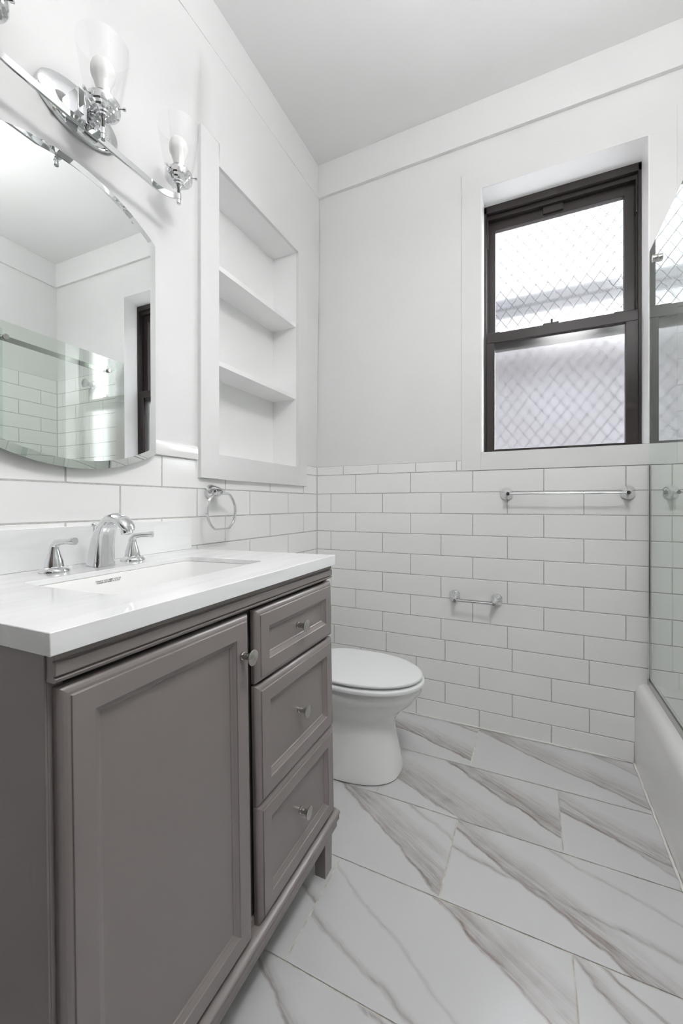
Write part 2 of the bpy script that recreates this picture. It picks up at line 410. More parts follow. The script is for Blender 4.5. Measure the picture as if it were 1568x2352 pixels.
# crown boards
CB = 2.780
tag(MB().box(0, XR, -.016, .0016, CB, CE).build('trim_1', M_PLASTER, bevel=.0015), 'flat white crown board above the window wall', None, None, 'structure')
tag(MB().box(-.0016, .016, YR, -.016, CB, CE).build('trim_2', M_PLASTER, bevel=.0015), 'flat white crown board above the left wall', None, None, 'structure')
tag(MB().box(XR-.016, XR+.0016, RETY, -.016, CB, CE).build('trim_3', M_PLASTER, bevel=.0015), 'flat white crown board above the tub wall', None, None, 'structure')
# casing boards round the window, almost flush
m = MB(); cy0 = -.0030; cw = .0885
m.box(WX0-cw, WX0, cy0, .0016, T0, WZ1); m.box(WX1, WX1+cw, cy0, .0016, T0, WZ1)
m.box(WX0-cw, WX1+cw, cy0, .0016, WZ1, WZ1+cw); m.box(WX0, WX1, cy0, .0016, T0, WZ0)
tag(m.build('trim_4', M_PLASTER, bevel=.0012), 'wide flat white casing boards around the window', None, None, 'structure')
# casing boards round the alcove
m = MB(); cx1 = .015; ay0, ay1, az0, az1 = -.9025, -.1369, 1.1575, 2.4475
m.box(-.0016, cx1, ay0, NY0, az0, az1); m.box(-.0016, cx1, NY1, ay1, az0, az1)
m.box(-.0016, cx1, NY0, NY1, az0, NZ0); m.box(-.0016, cx1, NY0, NY1, NZ1, az1)
tag(m.build('trim_5', M_PLASTER, bevel=.0012), 'flat white casing boards around the recessed alcove', None, None, 'structure')
# plaster skim above and beside the casing, flush with its face
def sm(t): t = max(0.0, min(1.0, t)); return t*t*(3-2*t)
m = MB(); ys = [ay0-.40+.40*i/14 for i in range(15)]+[ay0+.0005+(-.001-ay0)*i/10 for i in range(11)]
zs = [az1-.001+(CB+.003-az1)*i/12 for i in range(13)]
def hgt(y, z):
    if y > ay0: return cx1-.0012
    return -.0016+(cx1+.0004)*sm((y-ay0+.40)/.40)*sm((z-az1)/.28)
G2 = [[m.bm.verts.new((hgt(y, z), y, z)) for z in zs] for y in ys]
for i in range(len(ys)-1):
    for j in range(len(zs)-1): m._f([G2[i][j], G2[i+1][j], G2[i+1][j+1], G2[i][j+1]], True)
m.quad((cx1-.0012, ay1-.002, az1), (cx1-.0012, -.001, az1), (.0005, -.001, 1.285), (.0005, ay1-.002, 1.285))
m.build('plaster_skim', M_PLASTER, wall_left)

# caulk and sandy grout bead along floor and walls
def bead(pts, r, name):
    mm = MB(); P = []
    for (a, b) in zip(pts, pts[1:]):
        n = max(2, int((Vector(b)-Vector(a)).length/.02))
        for i in range(n):
            q = Vector(a).lerp(Vector(b), i/n); P.append(q+Vector((random.uniform(-1, 1), random.uniform(-1, 1), random.uniform(-1, 1)))*r*.25)
    P.append(Vector(pts[-1])); mm.tube(P, [r*random.uniform(.75, 1.25) for _ in P], 8); return mm.build(name, M_CAULK)
tag(bead([(.15, -.002, .0), (1.478, -.002, .0)], .004, 'trim_6'), 'uneven sandy grout bead where back wall meets floor', None, None, 'structure')
tag(bead([(1.4795, -.004, .002), (1.4775, -1.55, .002)], .0045, 'trim_7'), 'pale caulk bead along the foot of the tub', None, None, 'structure')

# ------------------------------------------------------------------ window
win = tag(empty('window_1', (1.2085, .12, WZ0)), 'double hung window with dark bronze frame and obscure glass', 'window', None, 'structure')
def wb(name, boxes, mt, parent, bevel=.0012):
    mm = MB()
    for b in boxes: mm.box(*b)
    o = mm.build(name, mt, None, bevel=bevel); o.parent = parent; o.matrix_parent_inverse = Matrix.Translation(-Vector(parent.location)) if parent is win else Matrix()
    return o
FX0, FX1, FZ0, FZ1 = .8875, 1.5290, 1.3075, 2.5290
fr = wb('frame', [(FX0-.004, FX0+.012, .105, .21, FZ0, FZ1), (FX1-.012, FX1+.004, .105, .21, FZ0, FZ1),
                  (FX0, FX1, .105, .21, FZ1-.030, FZ1+.026), (FX0, FX1, .125, .21, FZ1-.052, FZ1-.030), (FX0, FX1, .105, .21, FZ0, FZ0+.012),
                  (FX0+.012, FX0+.017, .128, .134, FZ0, FZ1-.03), (FX1-.017, FX1-.012, .128, .134, FZ0, FZ1-.03)], M_BRONZE, win)
up = wb('upper_sash', [(.8995, .9360, .150, .178, 1.832, 2.478), (1.4745, 1.5170, .150, .178, 1.832, 2.478),
                       (.9360, 1.4745, .150, .178, 2.434, 2.478), (.9360, 1.4745, .150, .178, 1.832, 1.890)], M_BRONZE, win)
lo = wb('lower_sash', [(.8995, .9365, .108, .136, 1.314, 1.902), (1.4725, 1.5170, .108, .136, 1.314, 1.902),
                       (.8995, 1.5170, .106, .136, 1.856, 1.902), (.9365, 1.4725, .108, .136, 1.314, 1.330)], M_BRONZE, win)
def child(parent, mm, name, mt, **k):
    o = mm.build(name, mt, None, **k); o.parent = parent; o.matrix_parent_inverse = Matrix.Translation(-Vector(win.location)) if parent is win else Matrix(); return o
# sub-parts inherit the sash's own frame, so their coordinates stay in room space
child(up, MB().box(.934, 1.4765, .162, .166, 1.888, 2.436), 'pane', M_PANE_UP)
child(lo, MB().box(.9345, 1.4745, .120, .124, 1.328, 1.858), 'pane', M_PANE_LO)
child(lo, MB().box(.905, .960, .112, .140, 1.902, 1.9075).box(1.430, 1.505, .112, .140, 1.902, 1.9075), 'tilt_latch', M_BLACK)
lk = MB(); lk.box(1.150, 1.215, .112, .140, 1.902, 1.911); lk.box(1.182, 1.191, .118, .130, 1.911, 1.930)
child(lo, lk, 'sash_lock', M_BLACK, bevel=.001)
child(up, MB().box(1.150, 1.235, .138, .150, 2.446, 2.482), 'pull_handle', M_BRONZE, bevel=.001)
child(win, MB().box(FX0+.013, FX0+.018, .118, .146, 2.33, 2.478).box(FX1-.018, FX1-.013, .118, .146, 2.33, 2.478), 'jamb_clip', M_BRONZE)
# reveal lining
m = MB(); m.box(WX0-.001, WX0+.0045, -.004, .115, WZ0, WZ1); m.box(WX1-.0045, WX1+.001, -.004, .115, WZ0, WZ1)
m.quad((WX0, -.004, WZ1), (WX1, -.004, WZ1), (WX1, .115, 2.531), (WX0, .115, 2.531))
m.quad((WX0, -.004, WZ0), (WX1, -.004, WZ0), (WX1, .115, 1.3115), (WX0, .115, 1.3115))
tag(m.build('trim_8', M_TRIM), 'white boards lining the window reveal', None, None, 'structure')

# outside: diamond guard mesh, a railing, the house across the yard
gd = tag(empty('window_guard', (1.21, .275, 1.25)), 'diamond wire security guard outside the obscure window', 'window guard')
m = MB(); gx0, gx1, gz0, gz1 = .84, 1.58, 1.27, 2.60; cxw, czw = .056, .076
def wire(p, q):
    p, q = Vector(p), Vector(q); n = max(2, int((q-p).length/.02))
    m.tube([p.lerp(q, i/n)+Vector((0, .0035*(1 if i % 2 else -1), 0)) for i in range(n+1)], .0016, 5)
sl = czw/cxw
k0 = int((gz0-sl*gx1-gz1)/czw)-2
for k in range(-60, 60):
    for sg in (1, -1):
        pts = []
        c = k*czw
        for x in (gx0, gx1):
            z = sg*sl*(x-gx0)+c+gz0
            if gz0 <= z <= gz1: pts.append((x, z))
        for z in (gz0, gz1):
            x = gx0+(z-gz0-c)/(sg*sl)
            if gx0 < x < gx1: pts.append((x, z))
        if len(pts) >= 2 and (Vector(pts[0])-Vector(pts[1])).length > .03:
            wire((pts[0][0], .275, pts[0][1]), (pts[1][0], .275, pts[1][1]))
o = m.build('diamond_mesh', M_STEEL); o.parent = gd; o.matrix_parent_inverse = Matrix.Translation(-gd.location)
m = MB(); m.box(gx0-.02, gx0, .265, .36, gz0-.02, gz1+.02); m.box(gx1, gx1+.02, .265, .36, gz0-.02, gz1+.02); m.box(gx0, gx1, .265, .36, gz1, gz1+.02); m.box(gx0, gx1, .265, .36, gz0-.02, gz0)
o = m.build('guard_frame', M_STEEL); o.parent = gd; o.matrix_parent_inverse = Matrix.Translation(-gd.location)
bd = tag(empty('building', (2.0, 4.4, 0)), 'pale neighbouring house blurred behind the lower window pane', 'building')
m = MB(); m.box(-1.6, 2.45, 4.0, 6, -3, 3.05); m.box(-1.8, 2.6, 3.85, 6.1, 3.05, 3.20)
o = m.build('facade', M_BRICK); o.parent = bd; o.matrix_parent_inverse = Matrix.Translation(-bd.location)
o = MB().box(-5, -.1, 3.4, 5.4, -3, 2.75).build('brick_wing', M_REDBRICK); o.parent = bd; o.matrix_parent_inverse = Matrix.Translation(-bd.location)
o = MB().box(-1.5, 2.44, 1.45, 1.55, 2.58, 2.69).box(-1.5, -1.42, 1.55, 3.86, 2.60, 2.67).box(2.36, 2.44, 1.55, 3.86, 2.60, 2.67).build('fire_escape_rail', M_STEEL)
o.parent = bd; o.matrix_parent_inverse = Matrix.Translation(-bd.location); o['label'] = 'dark horizontal fire escape rail seen through the upper pane'

# ------------------------------------------------------------------ things: a group Empty at the thing's base, parts in a shared local frame
class Thing:
    def __init__(s, name, label, cat, base, frame=None, group=None):
        fr_ = frame if frame is not None else Matrix()
        s.inv = Matrix.Translation(-Vector(base))
        s.o = bpy.data.objects.new(name, None); COL.objects.link(s.o); s.o.empty_display_size = .04
        s.o.matrix_world = fr_ @ Matrix.Translation(Vector(base))
        tag(s.o, label, cat, group)
    def part(s, mb, name, mt, **k):
        o = mb.build(name, mt, None, **k); o.parent = s.o; o.matrix_parent_inverse = s.inv; return o
def sub(parent, mb, name, mt, **k):
    o = mb.build(name, mt, None, **k); o.parent = parent; return o

# the vanity stands a hair out of square and leans back a little: its own frame, origin at the near back corner of the worktop
MV = Matrix.Translation((.00186, -1.72861, .90012)) @ Matrix.Rotation(.005467, 4, 'Z') @ Matrix.Rotation(-.013577, 4, 'Y') @ Matrix.Rotation(.005372, 4, 'X')
D, L = .5811, .7796
XF, XD = D-.030, D-.010
BY0, BY1, BZ = .0127, .7780, -.784
def floor_z(x, y):                       # local height at which the room floor lies below a point of the vanity
    a = MV @ Vector((x, y, -1)); b = MV @ Vector((x, y, 0)); return -1+(0-a.z)/(b.z-a.z)

V = Thing('vanity_cabinet', 'taupe grey bathroom vanity cabinet with one panelled door and three drawers on short legs', 'cabinet', (.29, .39, -.905), MV)
m = MB()                                  # carcass with open toe space
m.box(.012, XF, BY0, BY0+.018, BZ+.004, -.0295); m.box(.012, XF, BY1-.018, BY1, BZ+.004, -.0295)
m.box(.012, .024, BY0+.018, BY1-.018, BZ+.004, -.2); m.box(.012, XF, BY0+.018, BY1-.018, BZ+.004, BZ+.020)
m.box(XF-.018, XF, BY0+.018, .030, BZ, -.0295); m.box(XF-.018, XF-.0166, .372, .440, BZ, -.0295)
m.box(XF-.018, XF, .760, BY1-.018, BZ, -.0295); m.box(XF-.018, XF, .030, .752, -.0640, -.0295); m.box(XF-.018, XF, .030, .752, BZ, BZ+.045)
V.part(m, 'body', M_CAB, bevel=.0012)
V.part(MB().box(XF-.0165, XF-.006, .030, .760, BZ+.04, -.0640), 'gap_shade_panel', M_GAP_SHADE)  # dark sheet standing in for shade behind door and drawer gaps
# near side: recessed panel edge strips
V.part(MB().box(XF-.034, XF, BY0-.003, BY0, BZ+.002, -.0295), 'side_stile', M_CAB, bevel=.0008)
def molding(prof, y0, y1, x_back):
    mm = MB(); R0 = [(x_back, prof[0][1])]+prof+[(x_back, prof[-1][1])]
    return mm.rings([[(x, y0, z) for x, z in R0], [(x, y1, z) for x, z in R0]], smooth=False)
top = [(XD-.003, -.0296), (XD-.002, -.0395), (XD-.0055, -.0405), (XD-.0055, -.0425), (XD, -.0435), (XD, -.0585), (XD-.0045, -.0595), (XD-.0045, -.0612), (XD+.0005, -.0625), (XD-.001, -.0660), (XD-.004, -.0685)]
V.part(molding(top, BY0-.001, BY1, XF-.002), 'top_rail', M_CAB, bevel=.0006)
bot = [(XF+.010, -.7545), (XD+.006, -.7575), (XD+.0095, -.7610), (XD+.0095, -.7655), (XD+.0035, -.7675), (XD+.0035, -.7695), (XD+.0065, -.7715), (XD+.0065, -.7835), (XD-.0005, -.7850), (XD-.0005, -.7865), (XD-.0015, -.7875), (XD-.0015, -.8080)]
V.part(molding(bot, BY0-.002, BY1+.012, XF-.02), 'base_molding', M_CAB, bevel=.0006)
for (x0, x1, y0, y1) in ((XD-.042, XD-.004, BY0, BY0+.045), (XD-.042, XD-.004, .719, .7630), (.02, .06, BY0, BY0+.045), (.02, .06, .719, .7630)):
    mm = MB(); zt = BZ+.004
    b = [(x0, y0), (x1, y0), (x1, y1), (x0, y1)]; tpr = .006
    cx, cy_ = (x0+x1)/2, (y0+y1)/2
    low = [(cx+(x-cx)*.86, cy_+(y-cy_)*.9) for x, y in b]
    mm.rings([[(x, y, zt) for x, y in b], [(x, y, floor_z(x, y)) for x, y in low]], smooth=False)
    V.part(mm, 'leg', M_CAB, bevel=.001)
def front(name, y0, y1, z0, z1, label=None):
    """panelled front: nested rectangles from the outer edge in to the sunk field"""
    prof = [(0, XF+.0005), (0, XF+.0085), (.0012, XF+.0115), (.0045, XF+.0150), (.0085, XF+.0168), (.0122, XF+.0172), (.0128, XD), (.0435, XD), (.0442, XD-.0022), (.0470, XD-.0036), (.0515, XD-.0075), (.0545, XD-.0082), (.0560, XD-.0105)]
    mm = MB(); rs = []
    for i, x in prof: rs.append([(x, y0+i, z0+i), (x, y1-i, z0+i), (x, y1-i, z1-i), (x, y0+i, z1-i)])
    mm.rings(rs, True, True, True, False)
    o = V.part(mm, name, M_CAB, bevel=.0007, seg=2, angle=18)
    if label: o['label'] = label
    return o
def knob(parent, y, z, x):
    pr = [(.0078, 0), (.0080, .0035), (.0062, .0045), (.0062, .0060), (.0066, .0075), (.0060, .0120), (.0062, .0160), (.0078, .0200), (.0110, .0235), (.0148, .0258), (.0156, .0270), (.0156, .0282), (.0146, .0290)]
    o = sub(parent, MB().lathe(pr, (x, y, z), 'X', 40), 'knob', M_NICKEL, sharp=50); o['label'] = 'round satin nickel knob'; return o
d = front('door', .0185, .3930, -.7530, -.0770); knob(d, .3645, -.1545, XD)
for (z1, z0) in ((-.0770, -.2365), (-.2415, -.5010), (-.5015, -.7545)):
    d = front('drawer', .4165, .7800, z0, z1); knob(d, .5965, (z0+z1)/2-.001, XD-.0105)

# worktop with the sink cut-out and its upstand
C_ = Thing('countertop', 'white veined quartz worktop with rectangular sink cutout on the grey vanity', 'countertop', (.29, .39, -.0293), MV)
m = MB(); SX0, SX1, SY0, SY1 = .177, .4535, .1700, .6060
hole = rrect((SX0+SX1)/2, (SY0+SY1)/2, (SX1-SX0)/2, (SY1-SY0)/2, .022, 6)
corner = [(D, L)]*7+[(0, L)]*7+[(0, 0)]*7+[(D, 0)]*7
n = len(hole)
def slab_face(z):
    hv = [m.bm.verts.new((x, y, z)) for x, y in hole]; cvs = {}
    for p in set(corner): cvs[p] = m.bm.verts.new((*p, z))
    for i in range(n):
        j = (i+1) % n
        a, b = cvs[corner[i]], cvs[corner[j]]
        m._f([hv[i], hv[j], a] if a is b else [hv[i], hv[j], b, a])
    return hv, cvs
hv, c1 = slab_face(0.0)
corner_top = corner; ins = .022
cin = {(D, L): (D-ins, L-ins), (0, L): (0, L-ins), (0, 0): (0, ins), (D, 0): (D-ins, ins)}
corner = [cin[p] for p in corner_top]
hb, c2 = slab_face(-.0120)
for i in range(n): m._f([hv[i], hv[(i+1) % n], hb[(i+1) % n], hb[i]], True)
q4 = [(D, L), (0, L), (0, 0), (D, 0)]
lo_o = {p: m.bm.verts.new((*p, -.0293)) for p in q4}; lo_i = {p: m.bm.verts.new((*cin[p], -.0293)) for p in q4}
for i in range(4):
    p, q = q4[i], q4[(i+1) % 4]
    m._f([c1[p], c1[q], lo_o[q], lo_o[p]])
    m._f([lo_o[p], lo_o[q], lo_i[q], lo_i[p]]); m._f([lo_i[p], lo_i[q], c2[cin[q]], c2[cin[p]]])
C_.part(m, 'slab', M_QUARTZ, bevel=.0012, sharp=40)
C_.part(MB().box(.0005, .0200, 0, L, .0003, .1015), 'backsplash', M_QUARTZ, bevel=.0012)

# undermount basin
B_ = Thing('sink_basin', 'white rectangular undermount sink basin set below the quartz worktop', 'sink', ((SX0+SX1)/2, (SY0+SY1)/2, -.165), MV)
m = MB(); cx, cy_ = (SX0+SX1)/2, (SY0+SY1)/2; hx, hy = (SX1-SX0)/2, (SY1-SY0)/2
def R(ix, iy, r, z): return [(x, y, z) for x, y in rrect(cx, cy_, hx-ix, hy-iy, r, 6)]
m.rings([R(-.020, -.020, .03, -.0124), R(-.0015, -.0015, .024, -.0124), R(0, 0, .024, -.0150), R(.006, .008, .03, -.055), R(.016, .024, .036, -.115), R(.028, .040, .045, -.142), R(.048, .062, .05, -.155), R(.10, .13, .03, -.160),
         R(.10, .13, .03, -.168), R(.040, .055, .05, -.163), R(.010, .018, .05, -.147), R(-.002, .004, .035, -.115), R(-.020, -.020, .03, -.030)], False, False)
m.rings([R(-.020, -.020, .03, -.030), R(-.020, -.020, .03, -.0124)], False, False)
m._f([m.bm.verts.new(p) for p in R(.10, .13, .03, -.160)], True); m._f([m.bm.verts.new(p) for p in R(.10, .13, .03, -.168)], True)
B_.part(m, 'bowl', M_PORC, sharp=60)
B_.part(MB().lathe([(.0, -.1596), (.012, -.1590), (.020, -.1575), (.0225, -.1585), (.0225, -.1598)], (cx-.03, cy_, 0), 'Z', 32, caps=False), 'drain', M_CHROME)
dg_txt = bpy.data.curves.new('print', 'FONT'); dg_txt.body = 'Complies With ASME A112.19.2\n/Cumple con ASME A112.19.2'; dg_txt.align_x = 'CENTER'
dg_txt.size = .0048; dg_txt.space_line = .95; dg_txt.extrude = .00004; dg_txt.offset = .00006
to = bpy.data.objects.new('print', dg_txt); COL.objects.link(to)
bpy.context.view_layer.update()
tm = bpy.data.meshes.new_from_object(to.evaluated_get(bpy.context.evaluated_depsgraph_get())); bpy.data.objects.remove(to)
tm.materials.clear(); tm.materials.append(M_TEXT)
tx = bpy.data.objects.new('printed_notice', tm); COL.objects.link(tx); tx.parent = B_.o
tx.matrix_parent_inverse = B_.inv
tx.matrix_basis = Matrix.Translation((SX0+.0035, .3560, -.0262)) @ Matrix.Rotation(.08, 4, 'Y') @ Matrix(((0, 0, 1, 0), (1, 0, 0, 0), (0, 1, 0, 0), (0, 0, 0, 1)))
tx['label'] = 'two lines of black print on the inner back wall of the basin'

# widespread faucet
F_ = Thing('faucet', 'polished chrome widespread faucet with arched spout and two lever handles', 'faucet', (.10, .385, 0), MV)
m = MB(); FY = .388
spine = [(.104, 0, .037, .029), (.1045, .006, .0365, .0285), (.1065, .030, .034, .0265), (.112, .058, .030, .0245), (.121, .083, .0245, .0235), (.134, .104, .0190, .0225), (.151, .118, .0155, .0220), (.170, .1215, .0135, .0215), (.188, .1160, .0125, .0210), (.203, .1060, .0115, .0200), (.212, .0975, .0085, .0170), (.2165, .0925, .0040, .0120)]
rs = []
for i, (x, z, h, wd) in enumerate(spine):
    a, b = spine[max(i-1, 0)], spine[min(i+1, len(spine)-1)]
    t = Vector((b[0]-a[0], 0, b[1]-a[1])).normalized()
    if i == 0: t = Vector((0, 0, 1))
    nrm = Vector((-t.z, 0, t.x))           # towards the outer (back/top) side of the arc
    ring = []
    for k in range(36):
        a_ = 2*PI*k/36; ca, sa = math.cos(a_), math.sin(a_)
        e = .72 if ca < 0 else 1.0         # flatter inner face, with a crease where it meets the round back
        u = math.copysign(abs(ca)**e, ca); v = math.copysign(abs(sa)**(.62 if ca < 0 else .95), sa)
        ring.append(Vector((x, FY, z))+nrm*(h*u*(1.0 if ca > 0 else .86))+Vector((0, wd*v, 0)))
    rs.append(ring)
m.rings(rs, True, True, True, True)
sp = F_.part(m, 'spout', M_CHROME, sharp=48)
mm = MB(); A0 = Vector((.2015, FY, .0970)); ax = Vector((.28, 0, -1)).normalized()
mm.tube([A0, A0+ax*.004, A0+ax*.0045, A0+ax*.0135, A0+ax*.0150], [.0150, .0150, .0135, .0135, .0115], 28, up=(0, 1, 0)); sub(sp, mm, 'aerator', M_CHROME, sharp=40)
sub(sp, MB().lathe([(.0022, .04), (.0022, .098), (.004, .100), (.0062, .103), (.0062, .107), (.0035, .110), (.001, .111)], (.080, FY, 0), 'Z', 20), 'lift_rod', M_CHROME)
for y, sgn in ((.2830, -1), (.4880, 1)):
    hx_ = .094
    m = MB()
    m.lathe([(.0310, 0), (.0312, .0030), (.0295, .0068), (.0250, .0105), (.0212, .0125), (.0205, .0140)], (hx_, y, 0), 'Z', 44)
    e_ = F_.part(m, 'escutcheon', M_CHROME, sharp=35)
    m = MB(); dr = Vector((.80, .60, 0)) if sgn > 0 else Vector((.95, .31, 0))
    up_ = Vector((0, 0, 1)); c0 = Vector((hx_, y, 0))
    path = [(0, .0142, .0200), (0, .026, .0182), (0, .040, .0140), (0, .052, .0104), (.001, .061, .0088)]
    rs = []
    for s_, z, r in path:
        rs.append([c0+dr*(s_)+Vector((r*math.cos(2*PI*k/28), r*math.sin(2*PI*k/28), z)) for k in range(28)])
    m.rings(rs)
    pts = [(-.003, .052), (0.001, .061), (.008, .0680), (.020, .0705), (.034, .0710), (.050, .0715), (.0540, .0716)]
    rad = [(.0092, .0090), (.0092, .0092), (.0082, .0094), (.0070, .0096), (.0068, .0100), (.0090, .0108), (.0084, .0102)]
    m.tube([c0+dr*a+up_*z for a, z in pts], rad, 24)
    h_ = F_.part(m, 'lever_handle', M_CHROME, sharp=60)

# ------------------------------------------------------------------ mirror, bevelled, arched top and bottom
MM = Matrix.Translation((.0250, -1.3450, 1.56)) @ Matrix.Rotation(.019, 4, 'Z') @ Matrix.Rotation(-.0045, 4, 'Y') @ Matrix.Translation((0, 0, -1.56))
K = Thing('mirror', 'frameless wall mirror with arched top and bottom and a cut edge', 'mirror', (0, 0, 1.56), MM)
def outline(i):
    hw = .2445-i; zt, zb = 1.8830-i*.55, 1.2205+i*.55; st, sb = .0775-i*.45, .0650-i*.45
    pts = []
    def arc(sag, z0, sgn):
        Rr = (hw*hw+sag*sag)/(2*sag); a = math.asin(hw/Rr); o_ = []
        for k in range(33):
            t = -a+2*a*k/32; o_.append((Rr*math.sin(t), z0+sgn*(Rr*math.cos(t)-Rr+sag)))
        return o_
    return arc(st, zt, 1)[::-1]+arc(sb, zb, -1)
m = MB()
o0, o1 = outline(0), outline(.0215)
m.rings([[(-.006, y, z) for y, z in o0], [(-.0026, y, z) for y, z in o0], [(0, y, z) for y, z in o1]], True, True, True, True)
K.part(m, 'glass', M_MIRROR, sharp=3)
m = MB(); m.box(-.020, -.0062, -.16, .16, 1.33, 1.78); K.part(m, 'backing', M_STEEL)

# ------------------------------------------------------------------ vanity light
G = Thing('vanity_light', 'chrome three-arm wall light with clear glass shades and unlit white bulbs above the mirror', 'wall light', (0, -1.343, 2.10))
LZ = 2.013; LX = .118; BX = .084
m = MB()
ell = lambda x, a, b: [(x, -1.332+a*math.cos(2*PI*k/56), 2.108+b*math.sin(2*PI*k/56)) for k in range(56)]
m.rings([ell(-.001, .107, .064), ell(.010, .107, .064), ell(.014, .102, .059), ell(.0145, .097, .053), ell(.021, .082, .041), ell(.022, .072, .033)])
bp_ = G.part(m, 'backplate', M_CHROME, sharp=35)
sub(bp_, MB().lathe([(.004, .013), (.004, .019), (.002, .020)], (0, -1.40, 2.058), 'X', 16), 'screw', M_NICKEL)
m = MB(); m.box(.020, .060, -1.370, -1.316, 2.062, 2.125); m.box(.058, BX-.003, -1.362, -1.324, 2.012, 2.080)
G.part(m, 'arm_block', M_CHROME, bevel=.002)
YS = (-1.590, -1.343, -1.100)
path = []
for sgn, ye in ((-1, YS[0]), (1, YS[2])):
    seg = []
    for k in range(11):
        a = PI/2*k/10; rx, ry = LX-BX, .062
        seg.append((BX+rx*(1-math.cos(a)), ye-sgn*ry+sgn*ry*math.sin(a), LZ))
    seg[-1] = (LX-.004, ye-sgn*.0005, LZ)
    path = (seg[::-1] if sgn < 0 else path+seg)
m = MB(); m.tube(path, [(.0095, .0030)]*len(path), square=True)
G.part(m, 'crossbar', M_CHROME, bevel=.0008)
G.part(MB().box(BX+.002, LX-.004, YS[1]-.008, YS[1]+.008, LZ-.008, LZ+.008), 'link', M_CHROME, bevel=.001)
cup0 = None
def arm(y):
    o = (LX, y, -.008)
    st = G.part(MB().lathe([(.0050, 1.9935), (.0062, 1.9950), (.0062, 2.0045), (.0052, 2.0055), (.0052, 2.0070), (.0072, 2.0080), (.0072, 2.0280), (.0058, 2.0310), (.0058, 2.0440), (.0095, 2.0490)], o, 'Z', 28), 'stem', M_CHROME, sharp=35)
    cp = G.part(MB().lathe([(.0090, 2.0480), (.0150, 2.0490), (.0160, 2.0525), (.0210, 2.0535), (.0222, 2.0575), (.0285, 2.0590), (.0305, 2.0635), (.0370, 2.0655), (.0400, 2.0700), (.0400, 2.0860), (.0385, 2.0860), (.0385, 2.0700)], o, 'Z', 48, caps=False), 'shade_holder', M_CHROME, sharp=35)
    for a in (.6, 2.7, 4.8):
        mm = MB(); dv = Vector((math.cos(a), math.sin(a), 0)); c = Vector((LX, y, 2.070))
        mm.tube([c+dv*.0395, c+dv*.047, c+dv*.0475, c+dv*.054], [.0018, .0018, .0040, .0040], 12); sub(cp, mm, 'thumbscrew', M_CHROME, sharp=35)
    G.part(MB().lathe([(.0150, 2.0660), (.0195, 2.0670), (.0195, 2.1080), (.0185, 2.1090), (.0150, 2.1090)], o, 'Z', 36), 'socket', M_NICKEL, sharp=35)
    G.part(MB().lathe([(.0140, 2.1080), (.0150, 2.1150), (.0185, 2.1300), (.0225, 2.1440), (.0262, 2.1500), (.0282, 2.1600), (.0279, 2.1710), (.0247, 2.1820), (.0190, 2.1900), (.0100, 2.1950), (.002, 2.1965)], o, 'Z', 40), 'bulb', M_BULB, sharp=60)
    G.part(MB().lathe([(.0330, 2.0720), (.0370, 2.0760), (.0400, 2.0880), (.0425, 2.1050), (.0480, 2.1350), (.0540, 2.1700), (.0585, 2.2000), (.0610, 2.2300)], o, 'Z', 56, caps=False), 'glass_shade', M_SHADE, sharp=80)
for y in YS: arm(y)

# ------------------------------------------------------------------ alcove shelves
tag(MB().box(NXB+.0006, -.002, NY0+.0006, NY1-.0006, 1.975, 1.995).build('alcove_shelf', M_ALCOVE_LIFT, bevel=.001), 'upper white painted shelf in the wall alcove', 'shelf', 'alcove shelves')
tag(MB().box(NXB+.0006, -.002, NY0+.0006, NY1-.0006, 1.602, 1.622).build('alcove_shelf', M_ALCOVE_LIFT, bevel=.001), 'lower white painted shelf in the wall alcove', 'shelf', 'alcove shelves')

# ------------------------------------------------------------------ towel ring
T_ = Thing('towel_ring', 'chrome towel ring on the tiled wall under the alcove', 'towel ring', (0, -.826, 1.107))
m = MB(); ty, tz = -.838, 1.107
def sq(x, h, r, n=6, cy0_=ty): return [(x, y, z) for y, z in rrect(cy0_, tz, h, h, r, n)]
m.rings([sq(.0002, .0285, .0272), sq(.006, .0285, .0270), sq(.012, .0268, .0240), sq(.024, .0222, .017), sq(.038, .0165, .009), sq(.050, .0115, .0035), sq(.062, .0082, .002), sq(.0645, .0072, .002)])
T_.part(m, 'post', M_CHROME, sharp=45)
m = MB(); RR = .0785; cyr, czr = ty+.0005, 1.0345; pts = []
for k in range(64):
    a = PI/2+2*PI*k/64; pts.append((RR*math.cos(a), max(-.0690, min(.0710, RR*math.sin(a)))))
ring_in = [(y*.915, max(-.0615, min(.0640, z*.915)) if abs(z) < .0689 else math.copysign(.0620, z)) for y, z in pts]
xo, xi = .0585, .0500
P4 = []
for (a, b) in ((pts, xo), (pts, xi), (ring_in, xi), (ring_in, xo)): P4.append([m.bm.verts.new((b, cyr+y, czr+z)) for y, z in a])
for q in range(4):
    A, B = P4[q], P4[(q+1) % 4]
    for k in range(64): m._f([A[k], A[(k+1) % 64], B[(k+1) % 64], B[k]], False)
T_.part(m, 'ring', M_CHROME, bevel=.0008, angle=40)

